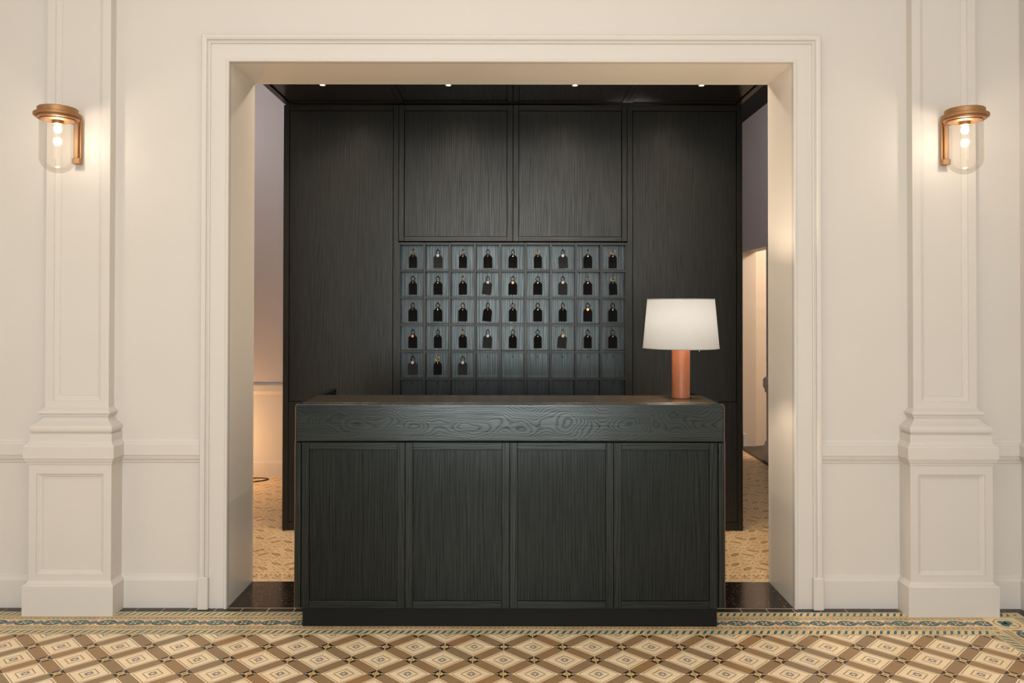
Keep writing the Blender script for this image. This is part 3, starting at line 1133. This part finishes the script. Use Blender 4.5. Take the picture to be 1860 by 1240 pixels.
# ------------------------------------------------------------------ key rack
RX0 = XC - 4.5 * RP
YR0, YR1 = 5.7525, 5.836
rack = thing('key_rack', 'dark oak pigeonhole key rack let into the panelling', 'key rack', (XC, YR0, RBOT))
for c in range(9):
    box('back_board', RX0 + c * RP + 0.001, RX0 + (c + 1) * RP - 0.001, YR1, PB - 0.004, RBOT, RT + 0.009, 'wood_cell', rack)
for c in range(10):
    x = RX0 + c * RP
    nm = 'frame_side' if c in (0, 9) else 'divider'
    box(nm, x - 0.0088, x + 0.0088, YR0, YR1 - 0.001, RBOT, RT + 0.0088, 'oak_v', rack, bev=0.0008)
for r in range(NR + 1):
    z = RT - r * RS
    for c in range(9):
        box('frame_rail' if r in (0, NR) else 'shelf', RX0 + c * RP + 0.0092, RX0 + (c + 1) * RP - 0.0092, YR0 + 0.0012, YR1 - 0.001, z - 0.0088, z + 0.0088, 'oak_h', rack, bev=0.0008)
hook_pts = [(0, 0, 0), (0, -0.012, 0), (0, -0.019, 0.001), (0, -0.022, 0.006), (0, -0.022, 0.013)]
hook_me = tube_mesh('hook', hook_pts, 0.0019, 'dark_metal', 7)
plate_me = None
HOOK = {}
for r in range(6):
    for c in range(9):
        hx, hz = RX0 + (c + 0.5) * RP, RT - r * RS - 0.044
        o = link('hook', hook_me, rack, (hx, YR1, hz))
        HOOK[(r, c)] = (hx, YR1, hz)


# ------------------------------------------------------------------ keys
def tag_mesh(name, w_, h_, mat):
    """leather tag: shouldered top, square foot, a punched hole, 3.5 mm thick, origin at the hole"""
    hw = w_ / 2
    top = 0.014
    out = [(-hw, -h_ + top), (hw, -h_ + top), (hw, -0.010), (hw * 0.86, -0.004), (hw * 0.40, 0.011), (hw * 0.25, top), (-hw * 0.25, top), (-hw * 0.40, 0.011), (-hw * 0.86, -0.004), (-hw, -0.010)]
    vs = [(x, -0.0018, z) for x, z in out] + [(x, 0.0018, z) for x, z in out]
    n_ = len(out)
    fs = [tuple(range(n_)), tuple(range(2 * n_ - 1, n_ - 1, -1))] + [(i, n_ + i, n_ + (i + 1) % n_, (i + 1) % n_) for i in range(n_)]
    return mesh(name, vs, fs, mat)


TAGS = {}
for nm, w_, mt in (('b', 0.058, 'tag_black'), ('w', 0.064, 'tag_black'), ('g', 0.066, 'tag_charcoal')):
    TAGS[nm] = tag_mesh('tag', w_, 0.100, mt)


def ring_mesh(name, R_, r_, mat, n_=20, ax='y'):
    pts = []
    for k in range(n_):
        a = 2 * PI * k / n_
        pts.append((R_ * math.cos(a), 0, R_ * math.sin(a)) if ax == 'y' else (0, R_ * math.cos(a), R_ * math.sin(a)))
    return tube_mesh(name, pts, r_, mat, 7, True)


RINGS = {'gold': ring_mesh('ring', 0.0165, 0.0026, 'brass'), 'dark': ring_mesh('ring', 0.0150, 0.0022, 'dark_metal'), 'half': ring_mesh('ring', 0.0155, 0.0022, 'brass')}
LINK_B = ring_mesh('clasp', 0.0065, 0.0022, 'brass', 12, 'x')
LINK_W = tube_mesh('clasp', [(-0.006, 0, 0.006), (0.004, -0.002, 0.003), (0.007, -0.003, -0.004)], 0.0042, 'brass', 8)


def disc_mesh(name, r_, t_, mat, n_=18):
    vs = [(r_ * math.cos(2 * PI * k / n_), -t_ / 2, r_ * math.sin(2 * PI * k / n_)) for k in range(n_)]
    vs += [(r_ * 0.9 * math.cos(2 * PI * k / n_), -t_, r_ * 0.9 * math.sin(2 * PI * k / n_)) for k in range(n_)]
    vs += [(x, t_ / 2, z) for x, y, z in vs[:n_]]
    fs = [tuple(range(n_, 2 * n_)), tuple(range(2 * n_, 3 * n_))]
    for k in range(n_):
        l = (k + 1) % n_
        fs += [(k, l, n_ + l, n_ + k), (k, l, 2 * n_ + l, 2 * n_ + k)]
    return mesh(name, vs, fs, mat)


TOK = {'silver': disc_mesh('token', 0.0115, 0.0022, 'nickel'), 'copper': disc_mesh('token', 0.0105, 0.0022, 'copper'), 'rivet': disc_mesh('rivet', 0.0036, 0.0016, 'copper', 10), 'brivet': disc_mesh('rivet', 0.0044, 0.0016, 'brass', 10)}
KEY_BLADE = tube_mesh('key_blade', [(0, 0, 0), (0.012, -0.001, -0.016), (0.022, -0.002, -0.034)], 0.0028, 'brass', 6)
CREASE = mesh('crease', [(-0.018, -0.0021, -0.060), (0.018, -0.0021, -0.060), (0.018, -0.0021, -0.0615), (-0.018, -0.0021, -0.0615),
                         (-0.018, -0.0016, -0.0595), (0.018, -0.0016, -0.0595), (0.018, -0.0016, -0.062), (-0.018, -0.0016, -0.062)],
              [(0, 1, 2, 3), (0, 1, 5, 4), (1, 2, 6, 5), (2, 3, 7, 6), (3, 0, 4, 7)], 'tag_charcoal')

# (row, column): (tag, ring, token, tilt in degrees)
SPEC = {}
for r in range(4):
    for c in range(9):
        SPEC[(r, c)] = ['b', 'dark', 'rivet', 0]
SPEC[(4, 0)] = ['g', 'dark', 'silver', 0]
SPEC[(4, 1)] = ['b', 'gold', 'rivet', 0]
SPEC[(4, 2)] = ['g', 'dark', 'silver', 0]
for k, v in {(0, 0): ['b', 'half', 'rivet', 0], (0, 1): ['g', 'dark', 'silver', 0], (0, 2): ['b', 'half', 'rivet', 0], (0, 3): ['w', 'dark', 'rivet', 0], (0, 4): ['w', 'dark', 'brivet', 0],
             (0, 5): ['b', 'gold', 'rivet', 0], (0, 6): ['g', 'dark', 'silver', -4], (0, 7): ['w', 'half', 'brivet', 0], (0, 8): ['b', 'gold', 'rivet', 0],
             (1, 1): ['w', 'dark', 'brivet', 0], (1, 2): ['b', 'half', 'rivet', 0], (1, 3): ['g', 'dark', 'silver', 8], (1, 4): ['w', 'dark', 'copper', 0], (1, 5): ['w', 'dark', 'brivet', 0], (1, 6): ['g', 'dark', 'silver', 0],
             (1, 7): ['w', 'half', 'brivet', 0], (1, 8): ['b', 'gold', 'rivet', -3], (2, 0): ['w', 'dark', 'rivet', 0], (2, 1): ['w', 'dark', 'brivet', 0], (2, 2): ['w', 'dark', 'rivet', 0],
             (2, 3): ['w', 'dark', 'rivet', 6], (2, 5): ['w', 'dark', 'brivet', 0], (2, 7): ['w', 'dark', 'copper', 0], (2, 8): ['w', 'dark', 'brivet', 0], (3, 0): ['w', 'dark', 'copper', 0],
             (3, 2): ['b', 'half', 'rivet', 0], (3, 3): ['g', 'dark', 'silver', 4], (3, 6): ['g', 'half', 'silver', 6], (3, 8): ['w', 'dark', 'rivet', 0]}.items():
    SPEC[k] = v
ROWN = ('top', 'second', 'third', 'fourth', 'fifth')
COLN = ('first', 'second', 'third', 'fourth', 'fifth', 'sixth', 'seventh', 'eighth', 'ninth')
TOKN = {'silver': ' with round silver token', 'copper': ' with copper token'}


def sub(name, me_, parent, loc, rot=(0, 0, 0)):
    o = bpy.data.objects.new(name, me_)
    COL.objects.link(o)
    o.parent = parent
    o.location = loc
    o.rotation_euler = rot
    return o


for (r, c), (tg, rg, tk, tilt) in sorted(SPEC.items()):
    hx, hy, hz = HOOK[(r, c)]
    colr = 'charcoal' if tg == 'g' else 'black'
    lab = '%s leather key tag%s in %s row, %s from the left' % (colr, TOKN.get(tk, ' on gold ring' if rg == 'gold' else ''), ROWN[r], COLN[c])
    k = thing('key_tag', lab, 'key tag', (hx, hy - 0.017, hz - 0.012), 'key tags hanging in the key rack')
    rr = RINGS[rg]
    sub('ring', rr, k, (0, 0, 0), (0, 0, 0 if rg == 'gold' else math.radians(random.choice((-38, 38, 24, -24)))))
    sub('clasp', LINK_W if (tk in ('silver',) or (r * 5 + c * 3) % 4 == 0) else LINK_B, k, (0.001, -0.001, -0.0185), (0, 0, random.uniform(-0.4, 0.4)))
    ta = math.radians(tilt)
    piv = (0, -0.003, -0.030)
    tgo = sub('tag', TAGS[tg], k, piv, (math.radians(1.0), ta, random.uniform(-0.10, 0.10)))
    if tk in ('silver', 'copper'):
        sub('token', TOK[tk], tgo, (0.0, -0.0034, 0.004 if tk == 'silver' else 0.002))
        if tg == 'g':
            sub('crease', CREASE, tgo, (0, 0, 0))
    else:
        sub('rivet', TOK[tk], tgo, (0, -0.0022, 0.0))
    if (r, c) == (3, 6):
        sub('key_blade', KEY_BLADE, k, (0.006, -0.006, -0.008))

# ------------------------------------------------------------------ downlights in the canopy
for i, dx in enumerate((-1.2535, -0.4175, 0.4225, 1.2625)):
    wy = 5.272
    d_ = thing('downlight', 'small round recessed downlight in the canopy, %s from the left' % COLN[i], 'downlight', (dx, wy, CZ), 'downlights in the dark canopy')
    lathe('trim_ring', [(0.016, 0.004), (0.016, -0.007), (0.0205, -0.0085), (0.024, -0.006), (0.0245, 0.004)], 'brass', (dx, wy, CZ), d_, 24, close=True)
    lathe('lens', [(0.0, -0.0078), (0.010, -0.0074), (0.0155, -0.006), (0.0155, 0.0)], 'downlight_lens', (dx, wy, CZ), d_, 20)
    ld = bpy.data.lights.new('downlight_beam', 'SPOT')
    ld.energy = 36
    ld.color = (1.0, 0.80, 0.60)
    ld.spot_size = math.radians(122)
    ld.spot_blend = 0.8
    ld.shadow_soft_size = 0.015
    lo = bpy.data.objects.new('downlight_beam', ld)
    lo.location = (dx, wy, CZ - 0.016)
    COL.objects.link(lo)

# added second lamp row, hidden above the opening, to brighten the jambs
for dx in (-1.2535, -0.4175, 0.4225, 1.2625):
    wy = 4.88
    lathe('added_canopy_lamp', [(0.0, -0.0078), (0.010, -0.0074), (0.0155, -0.006), (0.0205, -0.0085), (0.024, -0.006), (0.0245, 0.004)], 'downlight_lens', (dx, wy, CZ), part, 20)
    ld = bpy.data.lights.new('added_canopy_beam', 'SPOT')
    ld.energy = 13
    ld.color = (1.0, 0.82, 0.63)
    ld.spot_size = math.radians(168)
    ld.spot_blend = 1.0
    ld.shadow_soft_size = 0.015
    lo = bpy.data.objects.new('added_canopy_beam', ld)
    lo.location = (dx, wy, CZ - 0.016)
    COL.objects.link(lo)

# ------------------------------------------------------------------ reception desk
DX, DHW = -0.005, 1.0765
DY, DZT = 3.99, 1.1235
desk = thing('reception_desk', 'dark stained oak reception desk with four framed front panels', 'reception desk', (DX, DY, 0))


def dbox(name, x0, x1, y0, y1, z0, z1, mat, parent=desk, bev=0.0012, seg=1):
    return box(name, DX + x0, DX + x1, y0, y1, z0, z1, mat, parent, bev=bev, seg=seg)


AZ = 0.931
dbox('plinth', -DHW + 0.033, DHW - 0.033, 4.026, 4.74, 0.0, 0.1015, 'black_lacquer')
dbox('carcass', -DHW + 0.012, DHW - 0.012, DY + 0.014, 4.36, 0.103, AZ - 0.002, 'black_lacquer')
for s_ in (-1, 1):
    a_, b_ = sorted((s_ * (DHW - 0.032), s_ * DHW))
    dbox('side_panel', a_, b_, DY, 4.79, 0.103, AZ - 0.0015, 'wood_v', bev=0.006, seg=3)
    a_, b_ = sorted((s_ * (DHW - 0.034), s_ * (DHW - 0.003)))
    dbox('side_upstand', a_, b_, 4.385, 4.79, AZ, DZT - 0.003, 'wood_d', bev=0.004, seg=2)
    # painted highlight down the front corner, turning over the rounded top
    xe = DX + s_ * (DHW - 0.0020)
    pts = [(xe, DY + 0.0015, 0.105), (xe, DY + 0.0015, AZ - 0.002), (xe - s_ * 0.002, DY + 0.0015, AZ + 0.004), (xe - s_ * 0.002, DY + 0.0022, DZT - 0.018)]
    for k in range(1, 6):
        a = PI / 2 * k / 5
        pts.append((xe - s_ * (0.002 + 0.014 * (1 - math.cos(a))), DY + 0.0022, DZT - 0.018 + 0.0145 * math.sin(a)))
    me_ = tube_mesh('edge_glint', [(p[0] - DX, p[1] - DY, p[2]) for p in pts], 0.0022, 'glint_brown', 7)
    link('edge_glint', me_, desk, (DX, DY, 0))
# upper band with rounded arrises
dbox('apron', -DHW + 0.003, DHW - 0.003, DY + 0.001, 4.385, AZ, DZT - 0.002, 'wood_apron', bev=0.010, seg=4)
dbox('counter_inlay', -DHW + 0.030, DHW - 0.030, DY + 0.030, 4.372, DZT - 0.010, DZT + 0.001, 'counter_leather', bev=0.002, seg=2)
dbox('worktop', -DHW + 0.033, DHW - 0.033, 4.37, 4.79, 0.72, 0.75, 'wood_h')
dbox('inner_panel', -DHW + 0.04, DHW - 0.04, 4.365, 4.384, 0.75, AZ, 'wood_h')
# four framed front panels
FX = [-1.0425, -0.5235, -0.0005, 0.5190, 1.0370]
for i in range(4):
    x0, x1 = FX[i] + 0.0012, FX[i + 1] - 0.0012
    fp = bpy.data.objects.new('framed_panel', None)
    COL.objects.link(fp)
    fp.parent = desk
    fp.location = ((x0 + x1) / 2, 0.0, 0.103)
    sw = 0.0375
    dbox('stile', x0, x0 + sw, DY + 0.001, DY + 0.022, 0.103, AZ - 0.002, 'wood_v', fp)
    dbox('stile', x1 - sw, x1, DY + 0.001, DY + 0.022, 0.103, AZ - 0.002, 'wood_v', fp)
    dbox('rail', x0 + sw + 0.0004, x1 - sw - 0.0004, DY + 0.001, DY + 0.022, AZ - 0.038, AZ - 0.002, 'wood_h', fp)
    dbox('rail', x0 + sw + 0.0004, x1 - sw - 0.0004, DY + 0.001, DY + 0.022, 0.103, 0.1385, 'wood_h', fp)
    dbox('panel', x0 + sw + 0.0022, x1 - sw - 0.0022, DY + 0.0085, DY + 0.020, 0.1405, AZ - 0.0402, 'wood_vp', fp, bev=0)

# ------------------------------------------------------------------ table lamp
LX, LY, LZ = 0.907, 4.256, DZT + 0.001
lamp = thing('table_lamp', 'table lamp with tapered white linen shade and copper brown cylinder base', 'lamp', (LX, LY, LZ))
lathe('base', [(0.0, 0.0), (0.0455, 0.0), (0.0475, 0.002), (0.0475, 0.262), (0.0465, 0.2635), (0.014, 0.2635), (0.014, 0.268), (0.0, 0.268)], 'lamp_leather', (LX, LY, LZ), lamp, 48)
lathe('stem', [(0.006, 0.266), (0.006, 0.34), (0.016, 0.342), (0.016, 0.375), (0.0, 0.377)], 'brass', (LX, LY, LZ), lamp, 16)
lathe('bulb', [(0.0, 0.375), (0.012, 0.378), (0.022, 0.400), (0.028, 0.420), (0.024, 0.442), (0.012, 0.454), (0.0, 0.457)], 'bulb_glow', (LX, LY, LZ), lamp, 20)
SZ0, SZ1, SR0, SR1 = 0.266, 0.5255, 0.2005, 0.177
sh = lathe('shade', [(SR0, SZ0), (SR1, SZ1), (SR1 - 0.0006, SZ1), (SR0 - 0.0006, SZ0)][:2], 'shade_linen', (LX, LY, LZ), lamp, 64)
bmx = bmesh.new()
bmx.from_mesh(sh.data)
bmesh.ops.delete(bmx, geom=[f for f in bmx.faces if len(f.verts) > 4], context='FACES')
bmx.to_mesh(sh.data)
bmx.free()
for zz, rr_ in ((SZ0, SR0), (SZ1, SR1)):
    me_ = tube_mesh('rim', [(rr_ * math.cos(2 * PI * k / 56), rr_ * math.sin(2 * PI * k / 56), zz) for k in range(56)], 0.0022, 'shade_linen', 6, True)
    link('rim', me_, lamp, (LX, LY, LZ))
for k in range(3):
    a = 2 * PI * k / 3 + 0.5
    me_ = tube_mesh('spider', [(0.008 * math.cos(a), 0.008 * math.sin(a), 0.335), (SR0 * 0.97 * math.cos(a), SR0 * 0.97 * math.sin(a), SZ0 + 0.02)], 0.0017, 'brass', 6)
    link('spider', me_, lamp, (LX, LY, LZ))
me_ = tube_mesh('pull_switch', [(0.070, -0.13, SZ0 + 0.015), (0.072, -0.131, SZ0 - 0.004), (0.066, -0.132, SZ0 - 0.011)], 0.0028, 'brass', 7)
link('pull_switch', me_, lamp, (LX, LY, LZ))
point_light('table_lamp_light', (LX, LY, LZ + 0.425), 23, (1.0, 0.82, 0.62), 0.03)
bpy.data.objects['bulb'].visible_shadow = True

# ------------------------------------------------------------------ wall sconces
for side, lab in ((-1, 'left'), (1, 'right')):
    px = side * 2.303
    yb = 4.230
    yc = 4.035
    zc = 2.578
    s_ = thing('wall_sconce', 'bronze wall sconce with clear glass dome on the %s pilaster' % lab, 'wall lamp', (px, yb, 2.36), 'glass dome sconces on the pilasters')
    pc = (px, yc, zc)
    box('wall_plate', px - 0.0205, px + 0.0205, yb - 0.012, yb, 2.362, 2.606, 'bronze', s_, bev=0.0015)
    box('plate_bar', px - 0.0205, px + 0.0205, yb - 0.030, yb - 0.012, 2.362, 2.392, 'bronze', s_, bev=0.0015)
    box('upright_bar', px - 0.0120, px + 0.0120, yb - 0.030, yb - 0.018, 2.392, 2.600, 'bronze', s_, bev=0.0015)
    box('arm', px - 0.013, px + 0.013, yc + 0.095, yb - 0.014, 2.566, 2.590, 'bronze', s_, bev=0.002)
    lathe('cap', [(0.0, 0.036), (0.088, 0.036), (0.0935, 0.032), (0.0935, 0.006), (0.109, 0.006), (0.111, 0.003), (0.111, -0.007), (0.109, -0.010), (0.098, -0.010), (0.098, -0.020), (0.094, -0.022),
                  (0.090, -0.022), (0.090, -0.016), (0.078, -0.016), (0.078, -0.026), (0.074, -0.028), (0.0, -0.028)], 'bronze', pc, s_, 56)
    lathe('socket', [(0.0, -0.028), (0.026, -0.028), (0.026, -0.044), (0.022, -0.046), (0.0, -0.046)], 'bronze', pc, s_, 24)
    lathe('bulb', [(0.0, -0.046), (0.014, -0.048), (0.019, -0.062), (0.019, -0.078), (0.012, -0.090), (0.0, -0.093)], 'bulb_glow', pc, s_, 18)
    prof = []
    for r_, rev in ((0.0845, False), (0.0820, True)):
        pts = [(r_, -0.018), (r_, -0.218)]
        for k in range(1, 10):
            a = PI / 2 * k / 9
            pts.append((r_ * math.cos(a), -0.218 - r_ * 0.92 * math.sin(a)))
        prof += pts[::-1] if rev else pts
    lathe('glass_dome', prof, 'clear_glass', pc, s_, 48)
    point_light('sconce_light', (px, yc, zc - 0.100), 2.4, (1.0, 0.87, 0.73), 0.022)

# ------------------------------------------------------------------ cable on the passage floor
pts = []
for k in range(60):
    a = 2 * PI * k / 60 * 1.35 - 0.6
    rr_ = 0.135 + 0.012 * math.sin(3 * a)
    pts.append((-2.405 + rr_ * math.cos(a), 7.425 + 0.085 * math.sin(a) * (rr_ / 0.135), 0.0055))
pts += [(-2.50 - 0.08 * k, 7.42 + 0.015 * math.sin(k), 0.0055) for k in range(1, 7)]
cb = link('power_cable', tube_mesh('power_cable', pts, 0.0055, 'rubber', 8))
tag(cb, 'black power cable looped on the floor by the orange lit wall', 'cable')

# floor lamp and side room lamp; the passage fills are added, unseen
point_light('floor_lamp_light', (-2.95, 7.15, 0.42), 30, (1.0, 0.62, 0.34), 0.05)
point_light('side_room_light', (3.9, 8.1, 2.9), 110, (1.0, 0.84, 0.68), 0.12)
point_light('passage_fill', (1.2, 7.8, 3.4), 20, (0.97, 0.90, 0.95), 0.15)
point_light('passage_fill', (-2.9, 6.2, 3.5), 42, (0.98, 0.93, 0.95), 0.15)
